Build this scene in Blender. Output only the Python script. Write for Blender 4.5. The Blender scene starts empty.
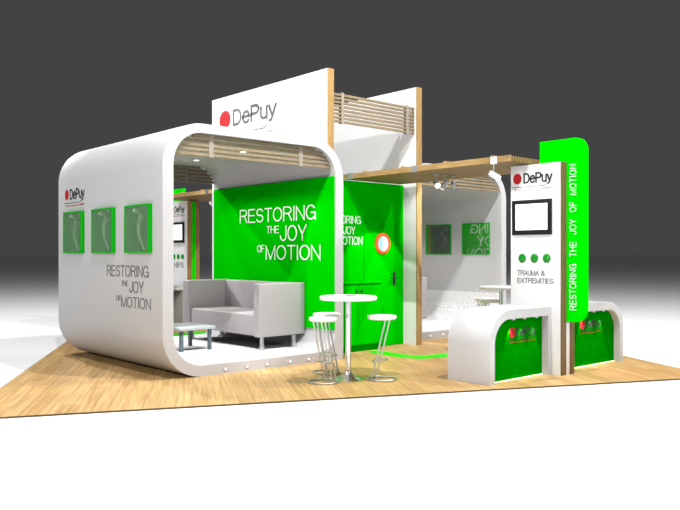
import bpy, bmesh, math, random
from mathutils import Vector, Matrix
R = math.radians
PI = math.pi
S = bpy.context.scene
COL = S.collection
random.seed(3)

# ------------------------------------------------------------------ materials
def new_mat(name):
    m = bpy.data.materials.new(name); m.use_nodes = True
    nt = m.node_tree
    return m, nt, nt.nodes['Principled BSDF']

def plain(name, c, rough=.5, metal=0., spec=.3, emit=None, es=0.):
    m, nt, b = new_mat(name)
    b.inputs['Base Color'].default_value = (*c, 1)
    b.inputs['Roughness'].default_value = rough
    b.inputs['Metallic'].default_value = metal
    b.inputs['Specular IOR Level'].default_value = spec
    if emit:
        b.inputs['Emission Color'].default_value = (*emit, 1)
        b.inputs['Emission Strength'].default_value = es
    # a trace of procedural grain in the gloss so that no surface is perfectly even
    n = nt.nodes.new('ShaderNodeTexNoise'); n.inputs['Scale'].default_value = 6
    tc = nt.nodes.new('ShaderNodeTexCoord'); nt.links.new(tc.outputs['Object'], n.inputs['Vector'])
    mr = nt.nodes.new('ShaderNodeMapRange')
    mr.inputs['To Min'].default_value = max(0, rough - .03); mr.inputs['To Max'].default_value = min(1, rough + .03)
    nt.links.new(n.outputs['Fac'], mr.inputs['Value']); nt.links.new(mr.outputs['Result'], b.inputs['Roughness'])
    return m

def wood_mat(name, light, dark, scale=(2, 30, 30), rough=.5):
    m, nt, b = new_mat(name)
    tc = nt.nodes.new('ShaderNodeTexCoord'); mp = nt.nodes.new('ShaderNodeMapping')
    mp.inputs['Scale'].default_value = scale
    nt.links.new(tc.outputs['Object'], mp.inputs['Vector'])
    n = nt.nodes.new('ShaderNodeTexNoise'); n.inputs['Scale'].default_value = 1.5
    n.inputs['Detail'].default_value = 5; n.inputs['Roughness'].default_value = .65
    nt.links.new(mp.outputs['Vector'], n.inputs['Vector'])
    r = nt.nodes.new('ShaderNodeValToRGB')
    r.color_ramp.elements[0].position = .32; r.color_ramp.elements[0].color = (*dark, 1)
    r.color_ramp.elements[1].position = .68; r.color_ramp.elements[1].color = (*light, 1)
    nt.links.new(n.outputs['Fac'], r.inputs['Fac']); nt.links.new(r.outputs['Color'], b.inputs['Base Color'])
    b.inputs['Roughness'].default_value = rough; b.inputs['Specular IOR Level'].default_value = .2
    return m

def parquet_mat(name, angle):
    m, nt, b = new_mat(name)
    tc = nt.nodes.new('ShaderNodeTexCoord'); mp = nt.nodes.new('ShaderNodeMapping')
    mp.inputs['Rotation'].default_value = (0, 0, -angle)
    nt.links.new(tc.outputs['Object'], mp.inputs['Vector'])
    br = nt.nodes.new('ShaderNodeTexBrick')
    br.offset = .37; br.inputs['Scale'].default_value = 1.0
    br.inputs['Brick Width'].default_value = 1.7; br.inputs['Row Height'].default_value = .17
    br.inputs['Mortar Size'].default_value = .003; br.inputs['Mortar Smooth'].default_value = .3
    br.inputs['Color1'].default_value = (.65, .42, .18, 1)
    br.inputs['Color2'].default_value = (.52, .32, .125, 1)
    br.inputs['Mortar'].default_value = (.36, .21, .08, 1)
    nt.links.new(mp.outputs['Vector'], br.inputs['Vector'])
    mp2 = nt.nodes.new('ShaderNodeMapping'); mp2.inputs['Scale'].default_value = (1.2, 26, 1)
    nt.links.new(mp.outputs['Vector'], mp2.inputs['Vector'])
    n = nt.nodes.new('ShaderNodeTexNoise'); n.inputs['Scale'].default_value = 1.; n.inputs['Detail'].default_value = 4
    nt.links.new(mp2.outputs['Vector'], n.inputs['Vector'])
    r = nt.nodes.new('ShaderNodeValToRGB')
    r.color_ramp.elements[0].position = .3; r.color_ramp.elements[0].color = (.72, .68, .62, 1)
    r.color_ramp.elements[1].position = .7; r.color_ramp.elements[1].color = (1.15, 1.15, 1.15, 1)
    nt.links.new(n.outputs['Fac'], r.inputs['Fac'])
    mx = nt.nodes.new('ShaderNodeMix'); mx.data_type = 'RGBA'; mx.blend_type = 'MULTIPLY'; mx.inputs['Factor'].default_value = 1
    nt.links.new(br.outputs['Color'], mx.inputs['A']); nt.links.new(r.outputs['Color'], mx.inputs['B'])
    nt.links.new(mx.outputs['Result'], b.inputs['Base Color'])
    b.inputs['Roughness'].default_value = .42; b.inputs['Specular IOR Level'].default_value = .25
    return m

def speckle_mat(name):
    m, nt, b = new_mat(name)
    tc = nt.nodes.new('ShaderNodeTexCoord')
    n = nt.nodes.new('ShaderNodeTexNoise'); n.inputs['Scale'].default_value = 45; n.inputs['Detail'].default_value = 2
    nt.links.new(tc.outputs['Object'], n.inputs['Vector'])
    r = nt.nodes.new('ShaderNodeValToRGB')
    r.color_ramp.elements[0].position = .36; r.color_ramp.elements[0].color = (.5, .5, .5, 1)
    r.color_ramp.elements[1].position = .56; r.color_ramp.elements[1].color = (.88, .88, .88, 1)
    nt.links.new(n.outputs['Fac'], r.inputs['Fac']); nt.links.new(r.outputs['Color'], b.inputs['Base Color'])
    b.inputs['Roughness'].default_value = .95; b.inputs['Specular IOR Level'].default_value = .05
    return m

def glass_mat(name, tint, gloss, body, bodymix):
    """thin pane: tinted see-through with a mirror-like coat and some milky body colour"""
    m, nt, b = new_mat(name); nt.nodes.remove(b)
    out = nt.nodes['Material Output']
    t = nt.nodes.new('ShaderNodeBsdfTransparent'); t.inputs['Color'].default_value = (*tint, 1)
    d = nt.nodes.new('ShaderNodeBsdfDiffuse'); d.inputs['Color'].default_value = (*body, 1)
    g = nt.nodes.new('ShaderNodeBsdfGlossy'); g.inputs['Roughness'].default_value = .02
    a = nt.nodes.new('ShaderNodeMixShader'); a.inputs['Fac'].default_value = bodymix
    c = nt.nodes.new('ShaderNodeMixShader'); c.inputs['Fac'].default_value = gloss
    nt.links.new(t.outputs[0], a.inputs[1]); nt.links.new(d.outputs[0], a.inputs[2])
    nt.links.new(a.outputs[0], c.inputs[1]); nt.links.new(g.outputs[0], c.inputs[2])
    nt.links.new(c.outputs[0], out.inputs['Surface'])
    return m

GRAIN = R(59.5)
M = dict(
    hall=plain('hall_floor_white', (.84, .84, .84), .6, spec=.1),
    parquet=parquet_mat('oak_parquet', GRAIN),
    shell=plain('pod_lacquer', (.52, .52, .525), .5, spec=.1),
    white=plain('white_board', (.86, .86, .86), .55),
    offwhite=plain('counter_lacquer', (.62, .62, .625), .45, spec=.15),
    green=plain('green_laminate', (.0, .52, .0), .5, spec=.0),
    sign_green=plain('sign_green', (.0, .82, .0), .5, spec=.0),
    floor_green=plain('green_inlay', (.02, .75, .0), .5, spec=.1),
    acrylic=plain('green_acrylic', (.0, .42, .005), .3, spec=.2),
    button=plain('green_button', (.0, .25, .01), .12, spec=.6),
    speckle=speckle_mat('speckled_carpet'),
    oak=wood_mat('oak_edge', (.42, .27, .11), (.30, .18, .065), (25, 25, 3)),
    darkwood=wood_mat('walnut_edge', (.25, .16, .075), (.15, .09, .04), (30, 30, 3)),
    slat=wood_mat('slat_wood', (.31, .24, .145), (.21, .16, .095), (3, 30, 30)),
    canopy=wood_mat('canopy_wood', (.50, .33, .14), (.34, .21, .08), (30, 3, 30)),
    canopy_shaded=wood_mat('canopy_wood_shaded', (.33, .22, .09), (.20, .13, .05), (30, 3, 30)),  # canopy wood darkened: shade of the underside is put into the slat colour
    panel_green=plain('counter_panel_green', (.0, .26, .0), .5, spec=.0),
    trim_dark=plain('dark_platform_edge', (.09, .06, .03), .6),
    bracket=plain('pale_grey_bracket', (.30, .265, .21), .5),
    text_grey=plain('grey_letters', (.1, .1, .1), .5),
    text_dark=plain('dark_letters', (.03, .03, .03), .5),
    text_white=plain('white_letters', (.92, .95, .92), .5),
    red=plain('logo_red', (.44, .02, .025), .5, spec=.05),
    chrome=plain('chrome', (.75, .77, .77), .18, metal=1.),
    steel=plain('brushed_steel', (.6, .63, .62), .3, metal=.9),
    sofa=plain('grey_leatherette', (.40, .38, .385), .5),
    seat_white=plain('white_seat', (.85, .85, .85), .4),
    table_grey=plain('grey_table_top', (.42, .45, .45), .5),
    slate=plain('slate_legs', (.10, .14, .15), .4),
    black=plain('black_bezel', (.012, .012, .014), .3),
    screen=plain('lit_screen', (.8, .8, .8), .2, emit=(1, 1, 1), es=1.0),
    orange=plain('orange_ring', (.8, .12, .02), .4),
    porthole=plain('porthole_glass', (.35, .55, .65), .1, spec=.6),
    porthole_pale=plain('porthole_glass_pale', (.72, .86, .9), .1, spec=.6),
    handle=plain('dark_handle', (.035, .05, .06), .35, metal=.3),
    led=plain('led_white', (.9, .9, .9), .3, emit=(1, .93, .93), es=1.2),
    led_rim=plain('led_pink_rim', (.75, .28, .33), .4),
    strip=plain('led_strip', (.9, .9, .6), .3, emit=(1, .97, .55), es=1.1),
    lamp=plain('lamp_face', (.95, .95, .95), .3, emit=(1, 1, .97), es=3.0),
    lamp_grey=plain('lamp_body_grey', (.42, .44, .44), .35, metal=.3),
    lamp_white=plain('lamp_body_white', (.8, .8, .8), .35),
    pane=glass_mat('showcase_pane', (.78, .92, .78), .10, (.30, .46, .30), .26),
    pane_in=glass_mat('showcase_inner_pane', (.80, .90, .80), .42, (.34, .46, .34), .12),
    implant=plain('white_implant', (.9, .92, .9), .3),
    paper=plain('leaflet', (.32, .16, .17), .6),
)

# ------------------------------------------------------------------ mesh builder
class MB:
    def __init__(self): self.bm = bmesh.new()
    def poly_prism(self, pts, f, a0, a1):
        """pts 2-D outline; f(p, a) -> 3-D; extruded from a0 to a1"""
        bm = self.bm
        A = [bm.verts.new(f(p, a0)) for p in pts]; B = [bm.verts.new(f(p, a1)) for p in pts]
        bm.faces.new(A); bm.faces.new(B[::-1])
        n = len(pts)
        for i in range(n): bm.faces.new((A[i], B[i], B[(i+1) % n], A[(i+1) % n]))
        return self
    def box(self, x0, x1, y0, y1, z0, z1):
        return self.poly_prism([(x0, y0), (x1, y0), (x1, y1), (x0, y1)], lambda p, a: (p[0], p[1], a), z0, z1)
    def rbox(self, x0, x1, y0, y1, z0, z1, r, seg=3):
        b2 = bmesh.new(); bmesh.ops.create_cube(b2, size=1)
        for v in b2.verts:
            v.co = Vector(((x0+x1)/2 + v.co.x*(x1-x0), (y0+y1)/2 + v.co.y*(y1-y0), (z0+z1)/2 + v.co.z*(z1-z0)))
        bmesh.ops.bevel(b2, geom=b2.edges[:], offset=r, segments=seg, profile=.5, affect='EDGES')
        me = bpy.data.meshes.new('t'); b2.to_mesh(me); b2.free(); self.bm.from_mesh(me); bpy.data.meshes.remove(me)
        return self
    def lathe(self, prof, c=(0, 0, 0), n=32, axis='z', mat=None, caps=True):
        bm = self.bm; rings = []
        def put(x, y, z):
            if axis == 'x': x, y, z = z, x, y
            elif axis == 'y': x, y, z = x, z, y
            v = Vector((x, y, z))
            if mat: v = mat @ v
            return v + Vector(c)
        for r, h in prof:
            if r < 1e-6: rings.append([bm.verts.new(put(0, 0, h))])
            else: rings.append([bm.verts.new(put(r*math.cos(2*PI*i/n), r*math.sin(2*PI*i/n), h)) for i in range(n)])
        for a, b in zip(rings, rings[1:]):
            for i in range(n):
                j = (i+1) % n
                if len(a) == 1 and len(b) == 1: continue
                if len(a) == 1: bm.faces.new((a[0], b[i], b[j]))
                elif len(b) == 1: bm.faces.new((a[i], a[j], b[0]))
                else: bm.faces.new((a[i], a[j], b[j], b[i]))
        for ring, rev in ((rings[0], True), (rings[-1], False)):
            if caps and len(ring) > 1: bm.faces.new(ring[::-1] if rev else ring)
        return self
    def cyl(self, p0, p1, r, n=16, r1=None):
        p0, p1 = Vector(p0), Vector(p1); d = p1-p0
        q = d.to_track_quat('Z', 'Y').to_matrix()
        return self.lathe([(r, 0), (r if r1 is None else r1, d.length)], p0, n, mat=q)
    def tube(self, pts, r, n=10, closed=False):
        bm = self.bm; pts = [Vector(p) for p in pts]; N = len(pts); rings = []
        rs = r if isinstance(r, (list, tuple)) else [r]*N
        for i, p in enumerate(pts):
            if closed: d = pts[(i+1) % N]-pts[i-1]
            else: d = pts[min(i+1, N-1)]-pts[max(i-1, 0)]
            d.normalize()
            up = Vector((0, 0, 1)) if abs(d.z) < .95 else Vector((1, 0, 0))
            a = d.cross(up).normalized(); b = d.cross(a)
            rings.append([bm.verts.new(p + rs[i]*(math.cos(2*PI*k/n)*a + math.sin(2*PI*k/n)*b)) for k in range(n)])
        for i in range(N if closed else N-1):
            A, B = rings[i], rings[(i+1) % N]
            for k in range(n): bm.faces.new((A[k], A[(k+1) % n], B[(k+1) % n], B[k]))
        if not closed: bm.faces.new(rings[0][::-1]); bm.faces.new(rings[-1])
        return self
    def build(self, name, mat, parent=None, smooth=False, bevel=0.):
        bm = self.bm
        bmesh.ops.recalc_face_normals(bm, faces=bm.faces[:])
        if bevel:
            es = [e for e in bm.edges if len(e.link_faces) == 2 and e.calc_face_angle(0) > R(50)]
            bmesh.ops.bevel(bm, geom=es, offset=bevel, segments=2, profile=.5, affect='EDGES')
        off = root_loc(parent)
        for v in bm.verts: v.co -= off
        me = bpy.data.meshes.new(name); bm.to_mesh(me); bm.free()
        if smooth:
            for p in me.polygons: p.use_smooth = True
            me.set_sharp_from_angle(angle=R(38))
        o = bpy.data.objects.new(name, me); COL.objects.link(o)
        if mat: me.materials.append(M[mat] if isinstance(mat, str) else mat)
        if parent: o.parent = parent
        return o

def root_loc(o):
    v = Vector((0, 0, 0))
    while o: v = v + o.location; o = o.parent
    return v

def tag(o, label=None, cat=None, group=None, kind=None):
    if label: o['label'] = label
    if cat: o['category'] = cat
    if group: o['group'] = group
    if kind: o['kind'] = kind
    return o

def thing(name, loc, label, cat, group=None):
    o = bpy.data.objects.new(name, None); COL.objects.link(o)
    o.empty_display_size = .2; o.location = loc
    return tag(o, label, cat, group)

def copy_tree(o, parent=None):
    c = o.copy(); COL.objects.link(c)
    if parent: c.parent = parent
    for ch in list(o.children): copy_tree(ch, c)
    return c

# lettering -------------------------------------------------------------------
def text_verts(body, weight=0.):
    cu = bpy.data.curves.new('t', 'FONT'); cu.body = body; cu.size = 1; cu.offset = weight; cu.resolution_u = 4
    o = bpy.data.objects.new('t', cu); COL.objects.link(o)
    dg = bpy.context.evaluated_depsgraph_get(); dg.update()
    me = bpy.data.meshes.new_from_object(o.evaluated_get(dg))
    vs = [v.co.copy() for v in me.vertices]; fs = [tuple(p.vertices) for p in me.polygons]
    bpy.data.objects.remove(o); bpy.data.curves.remove(cu); bpy.data.meshes.remove(me)
    return vs, fs

def add_text(mb, body, o, u, v, u0, u1, v0, v1, weight=0., lift=.004):
    """flat letters filling the box u0..u1, v0..v1 of the plane through o"""
    vs, fs = text_verts(body, weight)
    x0, x1 = min(p.x for p in vs), max(p.x for p in vs); y0, y1 = min(p.y for p in vs), max(p.y for p in vs)
    o, u, v = Vector(o), Vector(u), Vector(v); n = u.cross(v)
    B = []
    for p in vs:
        a = u0+(p.x-x0)/(x1-x0)*(u1-u0); b = v0+(p.y-y0)/(y1-y0)*(v1-v0)
        B.append(mb.bm.verts.new(o+u*a+v*b+n*lift))
    for f in fs:
        try: mb.bm.faces.new([B[i] for i in f])
        except ValueError: pass
    ext = bmesh.ops.extrude_face_region(mb.bm, geom=[f for f in mb.bm.faces if f.verts[0] in set(B)])
    for g in ext['geom']:
        if isinstance(g, bmesh.types.BMVert): g.co -= n*(lift-.0005)

def ell(cx, cy, rx, ry, a0, a1, n=12): return [(cx+rx*math.cos(R(a0+(a1-a0)*i/n)), cy+ry*math.sin(R(a0+(a1-a0)*i/n))) for i in range(n+1)]
S_CURVE = ell(.5, .745, .43, .255, 20, 90, 5)[:-1] + ell(.5, .745, .43, .255, 90, 255, 10)[:-1] + [(.5, .5)] + ell(.5, .265, .46, .265, 72, -160, 14)
GLYPH = {   # strokes in a unit-high box: width, open strokes
    'R': (.62, [[(0, 0), (0, 1), (.55, 1)] + ell(.55, .76, .42, .24, 90, -90, 8) + [(0, .52)], [(.6, .52), (1, 0)]]),
    'E': (.54, [[(1, 0), (0, 0), (0, 1), (.97, 1)], [(0, .53), (.9, .53)]]),
    'S': (.58, [S_CURVE]),
    'T': (.56, [[(0, 1), (1, 1)], [(.5, 1), (.5, 0)]]),
    'O': (.68, [ell(.5, .5, .5, .5, 90, 450, 28)]),
    'I': (.06, [[(.5, 0), (.5, 1)]]),
    'N': (.60, [[(0, 0), (0, 1), (1, 0), (1, 1)]]),
    'G': (.68, [ell(.5, .5, .5, .5, 40, 300, 20) + [(.98, .28), (.98, .48), (.56, .48)], [(.98, .3), (.98, 0)]]),
    'H': (.58, [[(0, 0), (0, 1)], [(1, 0), (1, 1)], [(0, .53), (1, .53)]]),
    'J': (.46, [[(1, 1), (1, .3)] + ell(.5, .3, .5, .3, 0, -180, 12)]),
    'Y': (.60, [[(0, 1), (.5, .42), (1, 1)], [(.5, .42), (.5, 0)]]),
    'F': (.50, [[(0, 0), (0, 1), (1, 1)], [(0, .53), (.88, .53)]]),
    'M': (.72, [[(0, 0), (0, 1), (.5, .02), (1, 1), (1, 0)]]),
    'A': (.62, [[(0, 0), (.5, 1), (1, 0)], [(.18, .36), (.82, .36)]]),
    'U': (.60, [[(0, 1), (0, .33)] + ell(.5, .33, .5, .33, 180, 360, 14) + [(1, 1)]]),
    'X': (.60, [[(0, 0), (1, 1)], [(0, 1), (1, 0)]]),
    'D': (.62, [[(0, 0), (0, 1), (.45, 1)] + ell(.45, .5, .55, .5, 90, -90, 14) + [(0, 0)]]),
    'P': (.58, [[(0, 0), (0, 1), (.55, 1)] + ell(.55, .73, .45, .27, 90, -90, 10) + [(0, .46)]]),
    'e': (.52, [[(.02, .40), (1, .40)] + ell(.5, .36, .5, .38, 8, 318, 20)]),
    'u': (.46, [[(0, .72), (0, .24)] + ell(.5, .24, .5, .24, 180, 360, 10) + [(1, .72)], [(1, .3), (1, 0)]]),
    'y': (.50, [[(0, .72), (.5, .03)], [(1, .72), (.5, .0), (.36, -.2), (.08, -.24)]]),
    '&': (.66, [[(1, 0), (.2, .74)] + ell(.44, .80, .26, .2, 190, -20, 10) + [(.25, .5)] + ell(.42, .26, .42, .26, 120, 330, 12) + [(.98, .42)]]),
    ' ': (.22, []),
}
def stroke_text(mb, body, o, u, v, u0, u1, v0, v1, weight=.11, lift=.004, gap=.17, desc=0.):
    """letters drawn as flat bars of even width; v0 is the base line, v1 the cap line"""
    o, u, v = Vector(o), Vector(u), Vector(v); n = u.cross(v); bm = mb.bm
    H = v1-v0; th = weight*H
    adv, x = [], 0.
    for ch in body:
        adv.append(x); x += GLYPH[ch][0]+gap
    total = x-gap; k = (u1-u0-th)/total; hh = H-th
    lay = 0
    for ch, a in zip(body, adv):
        wd, strokes = GLYPH[ch]
        for st in strokes:
            P = [Vector((u0+th/2+(a+p[0]*wd)*k, v0+th/2+p[1]*hh)) for p in st]
            Q = [P[0]]
            for p in P[1:]:
                if (p-Q[-1]).length > 1e-5: Q.append(p)
            closed = (Q[0]-Q[-1]).length < 1e-4
            if closed: Q = Q[:-1]
            m = len(Q); L = []
            for i in range(m):
                pa = Q[i-1] if (i or closed) else None; pb = Q[(i+1) % m] if (i < m-1 or closed) else None
                d0 = (Q[i]-pa).normalized() if pa is not None else None; d1 = (pb-Q[i]).normalized() if pb is not None else None
                if d0 is None: nn, sc, off = Vector((-d1.y, d1.x)), 1., -d1*th/2
                elif d1 is None: nn, sc, off = Vector((-d0.y, d0.x)), 1., d0*th/2
                else:
                    t = d0+d1
                    t = t.normalized() if t.length > 1e-6 else d0
                    nn = Vector((-t.y, t.x)); c = abs(nn.dot(Vector((-d0.y, d0.x)))); sc = min(1/max(c, .3), 1.9); off = Vector((0, 0))
                L.append((Q[i]+off+nn*sc*th/2, Q[i]+off-nn*sc*th/2))
            lf = lift+.0003*(lay % 3); lay += 1
            V = [[bm.verts.new(o+u*q.x+v*q.y+n*h) for q in pr for h in (lf, .0006)] for pr in L]
            rng = range(m) if closed else range(m-1)
            for i in rng:
                A, B = V[i], V[(i+1) % m]
                bm.faces.new((A[0], A[2], B[2], B[0])); bm.faces.new((A[1], B[1], B[3], A[3]))
                bm.faces.new((A[0], B[0], B[1], A[1])); bm.faces.new((A[2], A[3], B[3], B[2]))
            if not closed:
                for A in (V[0], V[-1]): bm.faces.new((A[0], A[1], A[3], A[2]))

def logo(parent, o, u, v, W, cap, dot_w, dot_h, dot_u, name_mat='text_dark', ub=-.34, weight=.16):
    """red dot, name, underline with a tail and a small red line; o is the lower left of the D"""
    o, u, v = Vector(o), Vector(u), Vector(v); n = u.cross(v)
    root = MB()
    pts = [(math.cos(2*PI*i/40)*dot_w/2, math.sin(2*PI*i/40)*dot_h/2) for i in range(40)]
    root.poly_prism(pts, lambda p, a: o+u*(dot_u+p[0])+v*(cap*.5+p[1])+n*a, .0005, .006)
    dot = root.build('logo', 'red', parent)
    t = MB(); stroke_text(t, 'DePuy', o, u, v, 0, W, 0, cap, weight, .004, .18)
    t.build('logo_name', name_mat, dot)
    ln = MB(); th = .045*cap; b = ub*cap
    for (a0, a1, z0, z1) in ((-.40*W, .72*W, b, b+th*1.3),):
        ln.poly_prism([(a0, z0), (a1, z0), (.80*W, z0+.16*cap), (.80*W, z0+.16*cap+th*1.6), (a1, z1), (a0, z1)],
                      lambda p, a: o+u*p[0]+v*p[1]+n*a, .0005, .004)
    ln.build('logo_underline', name_mat, dot)
    for word, a, b in (('a', -.30, -.26), ('Johnson', -.20, .10), ('&', .14, .20), ('Johnson', .24, .54), ('company', .60, .98)):
        s = MB(); add_text(s, word, o, u, v, a*W, b*W, (ub-.34)*cap, (ub-.14)*cap, 0, .003)
        s.build('logo_tagline', 'red', dot)
    return dot

def slogan(name, mat, parent, o, u, v, lines, lift=.005, weight=.09):
    mb = MB()
    for body, u0, u1, v0, v1 in lines: stroke_text(mb, body, o, u, v, u0, u1, v0, v1, weight, lift)
    return mb.build(name, mat, parent)

# ------------------------------------------------------------------ camera
cam = bpy.data.cameras.new('camera'); co = bpy.data.objects.new('camera', cam); COL.objects.link(co)
co.location = (0, 0, 1.61); co.rotation_euler = (PI/2, 0, R(-41.586))
cam.sensor_width = 36; cam.lens = 755*36/680; cam.shift_y = -.5/680; cam.clip_end = 3000
S.camera = co

# ------------------------------------------------------------------ setting
fl = MB()
fl.box(-900, 1500, -900, 1500, -.3, -.018)
tag(fl.build('floor', 'hall'), kind='structure')
FLc, FRc = (2.088, 7.997), (10.326, 4.161)
du = (.505, .863); dr = (.487, .873)
pl = MB().poly_prism([FLc, FRc, (FRc[0]+dr[0]*14.5, FRc[1]+dr[1]*14.5), (FLc[0]+du[0]*14.5, FLc[1]+du[1]*14.5)],
                     lambda p, a: (p[0], p[1], a), -.018, 0)
plo = pl.build('floor_platform', 'parquet'); tag(plo, kind='structure')

BRc = (FRc[0]+dr[0]*14.5, FRc[1]+dr[1]*14.5); BLc = (FLc[0]+du[0]*14.5, FLc[1]+du[1]*14.5)
for k, (a, b) in enumerate(((FLc, FRc), (FRc, BRc), (BLc, FLc))):
    d = Vector((b[0]-a[0], b[1]-a[1])).normalized(); nn = Vector((d.y, -d.x))*.006
    tr = MB().poly_prism([a, b, (b[0]+nn.x, b[1]+nn.y), (a[0]+nn.x, a[1]+nn.y)], lambda p, h: (p[0], p[1], h), -.018, -.0005)
    tag(tr.build('trim_%d' % (k+1), 'trim_dark'), kind='structure')

def ribbon(pts_lo, pts_up, z=.004):
    mb = MB(); bm = mb.bm
    def spline(P, k=6):
        out = []
        for i in range(len(P)-1):
            p0, p1, p2, p3 = (Vector(P[max(i-1, 0)]), Vector(P[i]), Vector(P[i+1]), Vector(P[min(i+2, len(P)-1)]))
            for j in range(k):
                t = j/k
                out.append(.5*((2*p1)+(p2-p0)*t+(2*p0-5*p1+4*p2-p3)*t*t+(3*p1-p0-3*p2+p3)*t**3))
        out.append(Vector(P[-1])); return out
    A, B = spline(pts_lo), spline(pts_up)
    At = [bm.verts.new((p.x, p.y, z)) for p in A]; Bt = [bm.verts.new((p.x, p.y, z)) for p in B]
    Ab = [bm.verts.new((p.x, p.y, .0003)) for p in A]; Bb = [bm.verts.new((p.x, p.y, .0003)) for p in B]
    for i in range(len(A)-1):
        bm.faces.new((At[i], At[i+1], Bt[i+1], Bt[i])); bm.faces.new((Ab[i], Bb[i], Bb[i+1], Ab[i+1]))
        bm.faces.new((At[i], Ab[i], Ab[i+1], At[i+1])); bm.faces.new((Bt[i], Bt[i+1], Bb[i+1], Bb[i]))
    bm.faces.new((At[0], Bt[0], Bb[0], Ab[0])); bm.faces.new((At[-1], Ab[-1], Bb[-1], Bt[-1]))
    return mb
o = ribbon([(8.62, 9.08), (8.58, 8.63), (8.56, 8.25), (8.64, 7.93), (8.89, 7.81), (9.25, 7.78), (10.2, 7.78), (11.4, 7.85)],
           [(8.86, 9.08), (8.84, 8.70), (8.82, 8.42), (8.90, 8.16), (9.12, 8.06), (9.47, 8.04), (10.2, 8.04), (11.4, 8.10)]).build('floor_stripe', 'floor_green')
tag(o, 'bright green curved stripe laid in the wood floor from the green cabinet towards the counters', 'floor stripe')
o = ribbon([(6.4, 13.22), (7.34, 13.18), (8.0, 13.12), (8.7, 13.05), (9.6, 13.0)],
           [(6.6, 13.75), (7.8, 13.72), (8.3, 13.66), (8.7, 13.6), (9.6, 13.55)]).build('floor_stripe', 'floor_green')
tag(o, 'bright green stripe on the floor behind the left pod, seen under the coffee table', 'floor stripe')

# ------------------------------------------------------------------ pods
X0, X1, Y0, Y1, ZT = 4.68, 7.76, 8.67, 12.10, 3.34
CX, CY = 8.945, 10.85
def arc(cx, cz, r, a0, a1, n): return [(cx+r*math.cos(R(a0+(a1-a0)*i/n)), cz+r*math.sin(R(a0+(a1-a0)*i/n))) for i in range(n+1)]
def ring_profile(inset, r, rbr, zb, zt, n=14):
    x0, x1 = X0+inset, X1-inset
    p = []
    p += [(x0, 1.63), (x0, 2.27)]                                  # 0,1 left side window band going up
    p += arc(x0+r, zt-r, r, 180, 90, n)
    p += arc(x1-r, zt-r, r, 90, 0, n)
    p += arc(x1-rbr, zb+rbr, rbr, 360, 270, n)
    p += arc(x0+r, zb+r, r, 270, 180, n)
    return p
OUT = ring_profile(0, .58, .05, 0, ZT)
INN = ring_profile(.155, .44, .30, .14, ZT-.12)
WIN = [(8.94, 9.635), (10.02, 10.71), (11.08, 11.77)]

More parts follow.
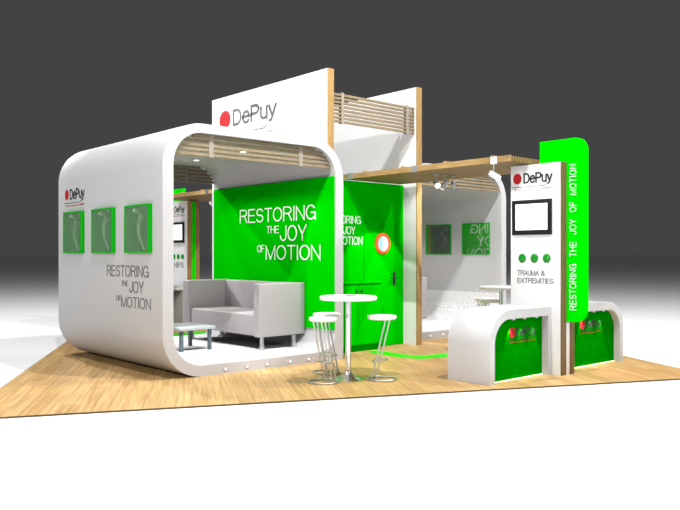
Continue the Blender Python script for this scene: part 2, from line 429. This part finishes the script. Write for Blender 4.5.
def make_pod():
    t = thing('display_pod', (6.22, 8.67, 0),
              'white rounded lounge pod on the left with three green showcases on its outer side', 'exhibition pod', 'rounded pods')
    sh = MB(); bm = sh.bm
    ys = sorted([Y0, Y1]+[y for w in WIN for y in w])
    N = len(OUT)
    vo = [[bm.verts.new((p[0], y, p[1])) for p in OUT] for y in ys]
    vi = [[bm.verts.new((p[0], y, p[1])) for p in INN] for y in ys]
    for k in range(len(ys)-1):
        hole = any(abs(ys[k]-w[0]) < 1e-6 for w in WIN)
        for i in range(N):
            j = (i+1) % N
            if hole and i == 0:
                bm.faces.new((vo[k][0], vo[k+1][0], vi[k+1][0], vi[k][0])); bm.faces.new((vo[k][1], vi[k][1], vi[k+1][1], vo[k+1][1]))
                bm.faces.new((vo[k][0], vi[k][0], vi[k][1], vo[k][1])); bm.faces.new((vo[k+1][0], vo[k+1][1], vi[k+1][1], vi[k+1][0]))
                continue
            bm.faces.new((vo[k][i], vo[k][j], vo[k+1][j], vo[k+1][i])); bm.faces.new((vi[k][i], vi[k+1][i], vi[k+1][j], vi[k][j]))
    for k in (0, -1):
        for i in range(N):
            j = (i+1) % N
            bm.faces.new((vo[k][i], vi[k][i], vi[k][j], vo[k][j]))
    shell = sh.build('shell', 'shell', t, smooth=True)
    # carpet running up the outer wall
    c = MB(); bm = c.bm
    prof = [(X0+.155, .80)] + arc(X0+.155+.44, .14+.44, .44, 180, 270, 12) + [(7.30, .14)]
    prof2 = [(X0+.163, .80)] + arc(X0+.155+.44, .14+.44, .432, 180, 270, 12) + [(7.30, .148)]
    c.poly_prism(prof + prof2[::-1], lambda p, a: (p[0], a, p[1]), Y0+.03, Y1-.03)
    c.build('carpet', 'speckle', t, smooth=True)
    # green back wall inside
    g = MB().box(7.58, 7.61, Y0+.02, Y1-.01, .45, 2.81).build('green_wall', 'green', t)
    slogan('slogan_lettering', 'text_white', g, (7.58, 0, 0), (0, -1, 0), (0, 0, 1), [
        ('RESTORING', -11.22, -9.11, 2.16, 2.40), ('THE', -10.42, -10.07, 1.965, 2.09), ('JOY', -10.04, -9.34, 1.83, 2.09),
        ('OF', -10.69, -10.48, 1.645, 1.77), ('MOTION', -10.44, -9.0, 1.52, 1.765)])
    # lettering and logo on the outer side
    slogan('slogan_lettering', 'text_grey', t, (X0, 0, 0), (0, -1, 0), (0, 0, 1), [
        ('RESTORING', -10.30, -9.04, 1.305, 1.46), ('THE', -9.83, -9.63, 1.175, 1.25), ('JOY', -9.60, -9.18, 1.09, 1.25),
        ('OF', -10.0, -9.85, .965, 1.04), ('MOTION', -9.84, -8.98, .885, 1.035)])
    logo(t, (X0, 11.64, 2.465), (0, -1, 0), (0, 0, 1), .56, .165, .135, .165, -.115)
    # showcases
    for a, b in WIN:
        zz0, zz1, xf = 1.63, 2.27, 4.62
        s = MB()
        th = .022
        s.box(xf, X0+.165, a, a+th, zz0, zz1); s.box(xf, X0+.165, b-th, b, zz0, zz1)
        s.box(xf, X0+.165, a+th, b-th, zz0, zz0+th); s.box(xf, X0+.165, a+th, b-th, zz1-th, zz1)
        s = s.build('showcase', 'acrylic', t)
        MB().box(xf+.006, xf+.012, a+th, b-th, zz0+th, zz1-th).build('front_pane', 'pane', s)
        a2, b2, xa, xb = a-.03, b+.03, X0+.1556, X0+.172
        fr = MB().box(xa, xb, a2, a2+th, zz0-.02, zz1+.02).box(xa, xb, b2-th, b2, zz0-.02, zz1+.02)
        fr.box(xa, xb, a2+th, b2-th, zz0-.02, zz0-.02+th).box(xa, xb, a2+th, b2-th, zz1+.02-th, zz1+.02)
        fr.build('inner_frame', 'acrylic', s)
        MB().box(X0+.1660, X0+.1705, a2+th, b2-th, zz0-.02+th, zz1+.02-th).build('rear_pane', 'pane_in', s)
        ym = (a+b)/2-.04
        P = [(4.668, ym-.10+.16*math.sin(q*2.6), 1.68+.44*q) for q in [i/10 for i in range(11)]]
        st = MB().tube(P, [.012+.016*i/10 for i in range(11)], 10)
        h = Vector(P[-1]); st.tube([h, h+Vector((0, .06, .05)), h+Vector((0, .12, .075))], [.022, .016, .012], 10)
        st.lathe([(0, -.045), (.02, -.04), (.036, -.025), (.045, 0), (.036, .025), (.02, .04), (0, .045)], h+Vector((0, .14, .085)), 16)
        st.build('implant_model', 'implant', s, smooth=True)
    # slat screens just inside each opening
    for y, rows in ((8.74, 5), (12.03, 5)):
        s = MB()
        for k in range(rows):
            z0 = 2.925+k*.0617; z1 = z0+.036
            zc, r = ZT-.12-.44, .44
            dx = r-math.sqrt(max(0, r*r-max(0, z1-zc)**2))
            s.box(X0+.155+dx+.002, X1-.155-dx-.002, y, y+.045, z0, min(z1, ZT-.122))
        scr = s.build('slat_screen', 'slat', t)
        for x in (5.44, 6.98):
            MB().box(x-.035, x+.035, y-.008, y+.0, 2.915, 3.21).build('bracket', 'bracket', scr)
    # LEDs in the front plinth
    for x in (5.62, 5.97, 6.31, 6.72, 7.07):
        rim = MB().lathe([(.026, -.008), (.026, 0)], (x, Y0-.0005, .062), 20, axis='y').build('plinth_light', 'led_rim', t)
        MB().lathe([(.017, -.012), (.017, -.008)], (x, Y0-.0006, .062), 20, axis='y').build('lens', 'led', rim)
    for y in (9.15, 9.8, 10.5, 11.2):
        rim = MB().lathe([(.06, -.012), (.06, 0)], (6.68, y, ZT-.1205), 20).build('downlight', 'lamp_white', t)
        MB().lathe([(.042, -.016), (.042, -.012)], (6.68, y, ZT-.1205), 20).build('lens', 'lamp', rim)
    return t
pod = make_pod()

# ------------------------------------------------------------------ sofa
def make_sofa():
    t = thing('sofa', (7.12, 10.52, .14), 'grey box-shaped sofa with high arms standing in the left pod against the green wall', 'sofa', 'grey sofas in the pods')
    x0, x1, ya, yb = 6.69, 7.574, 9.38, 11.68
    MB().rbox(x0, x1, ya, ya+.16, .345, 1.165, .018).build('armrest', 'sofa', t, smooth=True)
    MB().rbox(x0, x1, yb-.24, yb, .345, 1.165, .018).build('armrest', 'sofa', t, smooth=True)
    MB().rbox(x1-.16, x1, ya+.162, yb-.242, .40, 1.16, .018).build('backrest', 'sofa', t, smooth=True)
    MB().rbox(x0+.02, x1-.162, ya+.162, yb-.242, .355, .695, .03).build('seat', 'sofa', t, smooth=True)
    for x in (6.80, 7.42):
        for y in (9.47, 11.56):
            MB().lathe([(.07, 0), (.07, .014), (.042, .03), (.034, .07), (.03, .205)], (x, y, .149), 20).build('leg', 'steel', t, smooth=True)
    return t
sofa = make_sofa()

# ------------------------------------------------------------------ the second pod and sofa: the same, turned half round the stand's centre
def turned(o, label):
    c = copy_tree(o)
    c.location = (2*CX-o.location.x, 2*CY-o.location.y, o.location.z); c.rotation_euler = (0, 0, PI)
    c['label'] = label
    return c
pod2 = turned(pod, 'white rounded pod at the right behind the counter, green showcases on its inner wall')
sofa2 = turned(sofa, 'grey sofa in the right pod, only its arm edge showing beside the tall wood-edged wall')
# plinth lights for the side of the second pod that faces us
for x in (10.45, 10.81, 11.17, 11.53, 11.9):
    off = pod2.location
    rim = MB().lathe([(.026, -.008), (.026, 0)], (x, 2*CY-Y1-.0005, .068), 20, axis='y')
    for v in rim.bm.verts: v.co = Vector((2*off.x-v.co.x, 2*off.y-v.co.y, v.co.z))
    rim = rim.build('plinth_light', 'led_rim', pod2)
    ln = MB().lathe([(.017, -.012), (.017, -.008)], (x, 2*CY-Y1-.0006, .068), 20, axis='y')
    for v in ln.bm.verts: v.co = Vector((2*off.x-v.co.x, 2*off.y-v.co.y, v.co.z))
    ln.build('lens', 'led', rim)

# ------------------------------------------------------------------ coffee table
t = thing('coffee_table', (5.97, 10.34, .148), 'low grey coffee table with dark legs on the white carpet of the left pod', 'coffee table')
MB().rbox(5.66, 6.29, 9.97, 10.72, .465, .515, .012).build('table_top', 'table_grey', t, smooth=True)
for x in (5.73, 6.22):
    for y in (10.04, 10.62):
        MB().box(x-.025, x+.025, y-.025, y+.025, .148, .465).build('leg', 'slate', t, bevel=.004)

# ------------------------------------------------------------------ tall walls
def tall_wall(x, y0, y1, label, with_logo):
    t = thing('tall_wall', (x+.06, (y0+y1)/2, 0), label, 'partition wall', 'tall wood-edged walls')
    MB().box(x, x+.125, y0+.02, y1, 0, 4.58).build('panel', 'white', t)
    MB().box(x-.001, x+.126, y0, y0+.02, 0, 4.582).build('wood_edge', 'oak', t)
    if with_logo:
        logo(t, (x, 11.83, 3.99), (0, -1, 0), (0, 0, 1), 1.36, .315, .37, .345, -.26, 'text_grey', -.50, .17)
    return t
tall_wall(7.83, 9.11, 12.54, 'tall white sign wall with big red-dot logo and oak edge, rising behind the left pod', True)
tall_wall(9.91, 9.11, 12.54, 'tall white wall with oak edge to the right of the green door', False)
t = thing('slat_screen', (8.93, 9.2, 3.74), 'horizontal wooden slat screen high between the two tall white walls', 'slat screen')
s = MB()
for k in range(8): s.box(7.955, 9.91, 9.17, 9.215, 3.755+k*.0617, 3.755+k*.0617+.036)
s.build('slats', 'slat', t)
for x in (8.19, 9.72): MB().box(x-.03, x+.03, 9.216, 9.225, 3.74, 4.24).build('bracket', 'bracket', t)
for x in (8.19, 9.72): MB().box(x-.03, x+.03, 9.16, 9.169, 3.74, 4.24).build('bracket', 'bracket', t)

# ------------------------------------------------------------------ storage front between the walls
t = thing('storage_front', (8.93, 9.47, 0), 'green storage room front with white slogan and a door, between the tall walls', 'partition wall')
MB().box(7.958, 9.905, 9.44, 9.50, 0, 2.86).build('wall_panel', 'green', t)
slogan('slogan_lettering', 'text_white', t, (0, 9.44, 0), (1, 0, 0), (0, 0, 1), [
    ('RESTORING', 8.02, 8.85, 2.13, 2.265), ('THE', 8.30, 8.43, 2.02, 2.09), ('JOY', 8.45, 8.72, 1.95, 2.085),
    ('OF', 8.20, 8.29, 1.845, 1.91), ('MOTION', 8.31, 8.89, 1.775, 1.915)])
d = MB().box(8.93, 9.87, 9.426, 9.4395, .01, 2.26).build('door', 'green', t, bevel=.004)
MB().lathe([(.135, -.03), (.175, -.03), (.19, -.012), (.19, 0), (.135, 0), (.135, -.03)], (9.36, 9.4255, 1.80), 36, axis='y', caps=False).build('porthole_ring', 'orange', d, smooth=True)
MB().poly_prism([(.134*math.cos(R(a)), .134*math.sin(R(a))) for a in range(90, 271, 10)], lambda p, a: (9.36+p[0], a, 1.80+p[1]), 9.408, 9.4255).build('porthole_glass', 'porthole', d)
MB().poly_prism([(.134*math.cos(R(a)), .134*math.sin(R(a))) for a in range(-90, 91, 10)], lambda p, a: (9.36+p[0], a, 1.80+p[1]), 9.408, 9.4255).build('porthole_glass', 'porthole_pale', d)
h = MB().rbox(9.62, 9.68, 9.415, 9.4255, 1.06, 1.30, .004)
h.cyl((9.65, 9.416, 1.2), (9.65, 9.36, 1.2), .013).cyl((9.66, 9.365, 1.2), (9.50, 9.365, 1.2), .012).cyl((9.65, 9.415, 1.11), (9.65, 9.405, 1.11), .016)
h.build('door_handle', 'handle', d, smooth=True)

t = thing('cabinet', (8.52, 9.27, 0), 'green two-door cabinet standing against the green storage wall', 'cabinet')
MB().box(7.975, 9.035, 9.13, 9.424, .10, 1.125).build('body', 'green', t, bevel=.004)
MB().box(7.975, 9.02, 9.17, 9.424, 0, .10).build('plinth', 'green', t)
MB().box(7.965, 9.05, 9.095, 9.424, 1.126, 1.155).build('top', 'green', t, bevel=.004)
for x0, x1, xk in ((7.98, 8.485, 8.43), (8.492, 9.03, 8.545)):
    d = MB().box(x0, x1, 9.108, 9.129, .12, 1.105).build('door', 'green', t, bevel=.005)
    MB().lathe([(0, -.035), (.016, -.033), (.021, -.022), (.012, -.01), (.01, 0)], (xk, 9.108, 1.01), 16, axis='y').build('knob', 'handle', d, smooth=True)

# ------------------------------------------------------------------ canopies
def canopy(x0, x1, y0, y1, label, clips):
    t = thing('slatted_canopy', ((x0+x1)/2, (y0+y1)/2, 2.86), label, 'canopy', 'wooden slatted canopies')
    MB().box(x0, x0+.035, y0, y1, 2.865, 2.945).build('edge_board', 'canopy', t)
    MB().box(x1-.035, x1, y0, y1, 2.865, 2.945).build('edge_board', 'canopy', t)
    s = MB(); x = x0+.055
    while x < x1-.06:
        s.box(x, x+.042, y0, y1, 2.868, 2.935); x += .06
    s.build('slats', 'canopy_shaded', t)
    y = y0+.3
    while y < y1: MB().box(x0+.036, x1-.036, y, y+.05, 2.936, 2.97).build('cross_bar', 'canopy', t); y += .85
    for y in clips: MB().box(x0-.006, x0-.0005, y-.06, y+.06, 2.855, 2.955).build('clip', 'steel', t)
    return t
canopy(8.41, 9.80, 6.05, 9.43, 'wooden slatted canopy running from the green storage front to the tower', (9.22, 7.78))
canopy(8.30, 9.70, 12.6, 15.65, 'wooden slatted canopy at the back, seen through the left pod', (13.5,))

# ------------------------------------------------------------------ spot lamps on the canopies
def canopy_spot(p, aim, label, side=False, drop=.14, body='lamp_grey'):
    p = Vector(p); t = thing('spotlight', p, label, 'spotlight', 'canopy spotlights')
    if side:
        MB().rbox(p.x-.035, p.x-.0065, p.y-.05, p.y+.05, p.z-.06, p.z+.04, .006).build('clamp', 'lamp_white', t)
        top = p+Vector((-.02, 0, -.06))
    else:
        MB().lathe([(.04, -.012), (.04, -.001)], p, 18).build('mount', 'lamp_grey', t)
        top = p+Vector((0, 0, -.012))
    e = p+Vector((-.02 if side else 0, 0, -drop))
    MB().cyl(top, e, .009, 10).build('stem', 'lamp_grey', t)
    a = Vector(aim).normalized(); q = a.to_track_quat('Z', 'Y').to_matrix()
    hd = MB().lathe([(.016, -.07), (.036, -.065), (.04, .0), (.046, .065), (.046, .085)], e, 20, mat=q).build('lamp_head', body, t, smooth=True)
    MB().lathe([(.042, .0855), (.042, .091)], e, 20, mat=q).build('lens', 'lamp', hd)
    return t
canopy_spot((8.97, 7.84, 2.864), (-.45, -.75, -.5), 'grey canopy spotlight with glowing lens turned to the viewer, nearest the tall wall')
canopy_spot((9.13, 7.80, 2.864), (.07, .7, -.72), 'small grey spotlight under the front canopy, middle of the row of three')
canopy_spot((9.35, 7.81, 2.864), (.75, .55, -.35), 'small grey spotlight under the front canopy, right end of the row of three')
canopy_spot((8.41, 6.30, 2.90), (.75, -.45, -.5), 'white spotlight clamped to the edge of the front canopy near the tower', True, .21, 'lamp_white')
canopy_spot((8.46, 13.55, 2.864), (.6, -.5, -.6), 'small white spotlight under the back canopy, seen past the edge of the left pod', False, .2, 'lamp_white')

# ------------------------------------------------------------------ towers
def tower(x, y, label, lines, sign_far, edge, core_mat):
    t = thing('info_tower', (x+.16, y+.4, 0), label, 'display tower', 'info towers')
    L = .81; ZP = 2.845
    # left panel with three round recesses
    p = MB().box(x, x+.11, y+.018, y+L, 0, ZP).build('panel', 'white', t)
    MB().box(x-.001, x+.112, y, y+.018, 0, ZP+.001).build('wood_edge', edge, t)
    p2 = MB().box(x+.205, x+.31, y+.018, y+L, 0, ZP).build('panel', 'white', t)
    MB().box(x+.204, x+.311, y, y+.018, 0, ZP+.001).build('wood_edge', edge, t)
    # sign slab between the panels
    sx0, sx1 = x+.125, x+.19
    if sign_far: ya, yb = y+.42, y+1.2
    else: ya, yb = y-.28, y+.42
    r = .17; z0, z1 = .71, 3.16
    if sign_far: pts = [(ya, z0), (yb-r, z0)] + arc(yb-r, z0+r, r, 270, 360, 10) + arc(yb-r, z1-r, r, 0, 90, 10) + [(ya, z1)]
    else: pts = [(yb, z0), (yb, z1), (ya+r, z1)] + arc(ya+r, z1-r, r, 90, 180, 10) + arc(ya+r, z0+r, r, 180, 270, 10)
    sg = MB().poly_prism(pts, lambda p, a: (a, p[0], p[1]), sx0, sx1).build('sign_board', 'sign_green', t)
    tc = -(ya+.19)
    if not sign_far:
        mb = MB(); stroke_text(mb, 'RESTORING  THE  JOY  OF  MOTION', (sx0, 0, 0), (0, 0, 1), (0, 1, 0), .87, 2.81, y-.14, y-.04, .085, .004, .24)
        mb.build('sign_lettering', 'text_white', sg)
    MB().box(x+.112, x+.203, y+.006, y+.03, 0, .70 if not sign_far else ZP-.02).build('core', core_mat, t)
    MB().box(x+.113, x+.203, y+.45 if not sign_far else y+.04, y+L-.02 if not sign_far else y+.40, 0, ZP-.03).build('core', 'white', t)
    # graphics on the left face
    logo(t, (x, y+.60, 2.59), (0, -1, 0), (0, 0, 1), .46, .145, .135, .15, -.10)
    for b, u0, u1, v0, v1 in lines:
        slogan('title_lettering', 'text_grey', t, (x, 0, 0), (0, -1, 0), (0, 0, 1), [(b, -(y+u1), -(y+u0), v0, v1)], .004, .12)
    for dy in (.62, .425, .23):
        b = MB().lathe([(0, -.03), (.03, -.026), (.052, -.014), (.064, 0)], (x, y+dy, 1.557), 24, axis='x').build('round_button', 'button', t, smooth=True)
    # monitor
    m = thing('wall_monitor', (x-.02, y+.455, 2.12), 'black-framed flat monitor with a white screen on the ' + ('front' if not sign_far else 'rear') + ' tower', 'monitor', 'tower monitors')
    f = MB(); a0, a1, b0, b1, w = y+.145, y+.77, 1.88, 2.36, .055
    xf = x-.032
    f.box(xf, x-.001, a0, a0+w, b0, b1).box(xf, x-.001, a1-w, a1, b0, b1).box(xf, x-.001, a0+w, a1-w, b0, b0+w*1.2).box(xf, x-.001, a0+w, a1-w, b1-w, b1)
    f.build('frame', 'black', m)
    MB().box(x-.026, x-.001, a0+w, a1-w, b0+w*1.2, b1-w).build('screen', 'screen', m)
    return t
tower(8.85, 5.54, 'white display tower with tall green sign and walnut edges between the front counters',
      [('TRAUMA &', .26, .70, 1.32, 1.39), ('EXTREMITIES', .12, .70, 1.215, 1.285)], False, 'darkwood', 'white')
tower(8.87, 15.25, 'white display tower with oak edges at the back, seen through the left pod',
      [('HIPS', .18, .62, 1.30, 1.43)], True, 'oak', 'sign_green')

# ------------------------------------------------------------------ counters
def counter(xa, xb, yf, yb, rounded_left, label, glow=True, back=False):
    """arch of lacquer with a green front panel; xa..xb, the front at yf"""
    t = thing('counter', ((xa+xb)/2, (yf+yb)/2, 0), label, 'counter', 'arched reception counters')
    H, T, r, ri = .91, .115, .42, .31
    sgn = 1
    def prof(x0, x1, rad, z1):
        left = [(x0, 0)] + (arc(x0+rad, z1-rad, rad, 180, 90, 14) if rounded_left else [(x0, z1)])
        right = (arc(x1-rad, z1-rad, rad, 90, 0, 14) if not rounded_left else [(x1, z1)]) + [(x1, 0)]
        return left+right
    O = prof(xa, xb, r, H); I = prof(xa+T*.85, xb-.06, ri, H-T) if rounded_left else prof(xa+.06, xb-T*.85, ri, H-T)
    sh = MB(); bm = sh.bm
    vo = [[bm.verts.new((p[0], y, p[1])) for p in O] for y in (yf, yb)]; vi = [[bm.verts.new((p[0], y, p[1])) for p in I] for y in (yf, yb)]
    n = len(O)
    for i in range(n-1):
        bm.faces.new((vo[0][i], vo[0][i+1], vo[1][i+1], vo[1][i])); bm.faces.new((vi[0][i], vi[1][i], vi[1][i+1], vi[0][i+1]))
        for k in (0, 1): bm.faces.new((vo[k][i], vi[k][i], vi[k][i+1], vo[k][i+1]))
    for i in (0, -1): bm.faces.new((vo[0][i], vo[1][i], vi[1][i], vi[0][i]))
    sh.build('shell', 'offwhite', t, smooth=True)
    fy = (yf+.10) if yf < yb else (yf-.10)
    ty = .03 if yf < yb else -.03
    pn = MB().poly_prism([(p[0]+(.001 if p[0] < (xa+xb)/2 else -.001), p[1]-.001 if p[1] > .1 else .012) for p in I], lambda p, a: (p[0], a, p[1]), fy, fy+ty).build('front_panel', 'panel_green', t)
    if yf < yb:
        return t, pn, fy, I
    return t, pn, fy, I
def dress(c, x_logo, W):
    t, pn, fy, I = c
    logo(pn, (x_logo, fy, .545), (1, 0, 0), (0, 0, 1), W, .115, .125, .135, -.085, 'text_dark')
    x0 = min(p[0] for p in I); x1 = max(p[0] for p in I)
    MB().box(x0+.03, x1-.03, fy-.03, fy-.008, .001, .011).build('led_strip', 'strip', t)
    return t
c1 = counter(7.515, 8.845, 5.70, 6.37, True, 'white arched counter with rounded left shoulder and green front, left of the tower')
c2 = counter(9.17, 10.79, 5.70, 6.37, False, 'white arched counter with rounded right shoulder and green front, right of the tower')
t1 = dress(c1, 8.19, .45); t2 = dress(c2, 9.88, .43)
c3 = counter(7.53, 8.86, 15.98, 15.35, True, 'white counter at the back below the rear tower monitor, seen through the left pod')

def lamp_spot(name, loc, aim, power, size, blend=.2, color=(1, 1, 1), rad=.01):
    l = bpy.data.lights.new(name, 'SPOT'); l.energy = power; l.spot_size = R(size); l.spot_blend = blend; l.color = color
    l.shadow_soft_size = rad
    o = bpy.data.objects.new(name, l); COL.objects.link(o); o.location = loc
    o.rotation_euler = (Vector(aim)-Vector(loc)).to_track_quat('-Z', 'Y').to_euler()
    return o
for t, xs in ((t1, (8.05, 8.29, 8.56)), (t2, (9.76, 10.0, 10.27))):
    for x in xs:
        MB().lathe([(.022, 0), (.022, .02)], (x, 5.74, .7735), 16).build('recessed_lamp', 'lamp_white', t)
        lamp_spot('counter_lamp', (x, 5.738, .765), (x, 5.795, .30), 13, 40, .2)

# ------------------------------------------------------------------ bar tables and stools
def bar_table(x, y, label):
    t = thing('bar_table', (x, y, 0), label, 'bar table', 'round bar tables')
    MB().lathe([(0, 1.022), (.35, 1.022), (.366, 1.028), (.372, 1.048), (.368, 1.068), (.352, 1.077), (0, 1.077)], (x, y, 0), 48).build('table_top', 'seat_white', t, smooth=True)
    MB().lathe([(.034, .05), (.034, 1.021)], (x, y, 0), 24).build('column', 'chrome', t, smooth=True)
    MB().lathe([(0, .002), (.205, .002), (.205, .008), (.12, .035), (.05, .075), (.036, .12), (0, .12)], (x, y, 0), 40).build('base', 'chrome', t, smooth=True)
    return t
def bar_stool(x, y, zs, ang, label):
    """ang: direction from the stool towards the table"""
    t = thing('bar_stool', (x, y, 0), label, 'bar stool', 'white bar stools')
    d = Vector((math.cos(ang), math.sin(ang), 0)); s = Vector((-d.y, d.x, 0)); c = Vector((x, y, 0))
    MB().lathe([(0, zs-.055), (.16, zs-.055), (.183, zs-.045), (.19, zs-.02), (.184, zs-.004), (.16, zs), (0, zs)], c, 36).build('seat', 'seat_white', t, smooth=True)
    k = 28
    MB().tube([c+.185*(math.cos(2*PI*i/k)*d+math.sin(2*PI*i/k)*s)+Vector((0, 0, .013)) for i in range(k)], .0115, 10, True).build('base_ring', 'steel', t, smooth=True)
    for q in (-1, 1):
        for off in (0, .055):
            top = c+d*(-.10+off)+s*q*.085+Vector((0, 0, zs-.056)); bot = c+d*(.075+off)+s*q*.085+Vector((0, 0, .022))
            MB().cyl(bot, top, .0105, 10).build('leg', 'steel', t, smooth=True)
    def at(h, off, q): 
        f = (h-.022)/(zs-.078)
        return c+d*(.075+off-f*.175)+s*q+Vector((0, 0, h))
    MB().tube([at(.24, .075, -.105), at(.26, -.06, -.105), at(.27, -.085, -.06), at(.27, -.085, .06), at(.26, -.06, .105), at(.24, .075, .105), at(.235, .095, .06), at(.235, .095, -.06)], .009, 8, True).build('footrest', 'steel', t, smooth=True)
    MB().tube([c+.06*d+.085*s+Vector((0, 0, .02)), c+.06*d-.085*s+Vector((0, 0, .02))], .009, 8).build('base_bar', 'steel', t, smooth=True)
    return t
TX, TY = 6.545, 7.215
bar_table(TX, TY, 'round white bar table on a chrome column, in front of the green cabinet')
def stool_at(x, y, zs, tx, ty, label, da=0): return bar_stool(x, y, zs, math.atan2(ty-y, tx-x)+da, label)
stool_at(6.145, 7.235, .825, TX, TY, 'white round bar stool left of the near bar table, nearest to the viewer')
stool_at(6.68, 7.80, .815, TX+.5, TY, 'white round bar stool behind the near bar table, half hidden by the stool before it', -.3)
stool_at(6.845, 6.90, .83, TX, TY, 'white round bar stool right of the near bar table')
lf = MB().box(-.105, .105, -.075, .075, 0, .004)
for v in lf.bm.verts:
    a = .5; v.co = Vector((v.co.x*math.cos(a)-v.co.y*math.sin(a)+TX+.02, v.co.x*math.sin(a)+v.co.y*math.cos(a)+TY-.02, v.co.z+1.0775))
tag(lf.build('leaflet', 'paper'), 'small pinkish leaflet lying on the near bar table', 'leaflet')
T2X, T2Y = 10.50, 7.73
bar_table(T2X, T2Y, 'round white bar table partly hidden behind the left front counter')
def camxy(px, d):
    xc = (px-340)/755*d; t = R(41.586)
    return (xc*math.cos(t)+d*math.sin(t), -xc*math.sin(t)+d*math.cos(t))
ax, ay = camxy(490.5, 13.2); stool_at(ax, ay, .825, T2X, T2Y, 'white bar stool behind the left counter, beside the far bar table column', 1.2)
ax, ay = camxy(485, 13.75); stool_at(ax, ay, .825, T2X, T2Y, 'white bar stool behind the left counter, the farther and more left of two', .8)

# ------------------------------------------------------------------ light
w = bpy.data.worlds.new('hall'); S.world = w; w.use_nodes = True
w.node_tree.nodes['Background'].inputs['Color'].default_value = (.0565, .0565, .0575, 1)
w.node_tree.nodes['Background'].inputs['Strength'].default_value = 1
def point(name, loc, power, rad=.12, color=(1, 1, 1)):
    l = bpy.data.lights.new(name, 'POINT'); l.energy = power; l.shadow_soft_size = rad; l.color = color
    o = bpy.data.objects.new(name, l); COL.objects.link(o); o.location = loc; return o
point('key_fill_light', (1.2, 2.4, 13.0), 3500, .12)
point('key_fill_light', (15.0, 3.0, 13.0), 5000, .12)  # unseen light, added to brighten the wood floor at the right
point('key_fill_light', (8.3, 2.6, 13.5), 5500, .12)  # added overhead fill: whitens pod roofs and floor, spares the left-facing walls
point('key_fill_light', (5.0, 18.0, 13.0), 4500, .12)
point('key_fill_light', (-6, 6.0, 6.4), 2300, .06)
point('key_fill_light', (-4, -1.0, 5.0), 450, .08)  # low fill from the left front, added without a real fixture
point('key_fill_light', (3, -5, 7.8), 1500, .06)
lamp_spot('sign_fill_spot', (0, 7.4, 7.6), (7.9, 10.4, 4.7), 1500, 30, .5, (1, 1, 1), .05)  # unseen spot, added to whiten the upper sign wall
lamp_spot('front_spot', (1.2, 2.4, 13.0), (8.0, 9.4, 1.3), 5000, 22, .3, (1, 1, 1), .08)
lamp_spot('rear_spot', (2.0, 21.0, 9.5), (7.6, 11.0, 1.6), 7000, 22, .3, (1, 1, 1), .08)
lamp_spot('canopy_lamp', (9.13, 7.93, 2.62), (9.15, 9.44, 1.0), 120, 50, .12)
lamp_spot('canopy_lamp', (9.47, 7.90, 2.64), (13.0, 10.9, 1.3), 160, 75, .3)
lamp_spot('canopy_lamp', (8.25, 6.25, 2.66), (8.85, 5.95, 1.9), 16, 100, .5)
lamp_spot('tower_foot_lamp', (9.3, 5.45, .68), (9.75, 5.0, 0), 8, 90, .9, (1, .25, .15))
for dx, dy in ((6.68, 1), (2*CX-6.68, -1)):
    for y in (9.15, 9.8, 10.5, 11.2):
        yy = y if dy == 1 else 2*CY-y
        lamp_spot('pod_downlight', (dx, yy, ZT-.16), (dx, yy, 0), 36, 120, .4, (1, .88, .90))

S.view_settings.view_transform = 'Standard'; S.view_settings.look = 'None'
S.view_settings.exposure = 0; S.view_settings.gamma = 1; S.view_settings.use_curve_mapping = False
S.cycles.max_bounces = 8; S.cycles.diffuse_bounces = 1; S.cycles.use_denoising = True
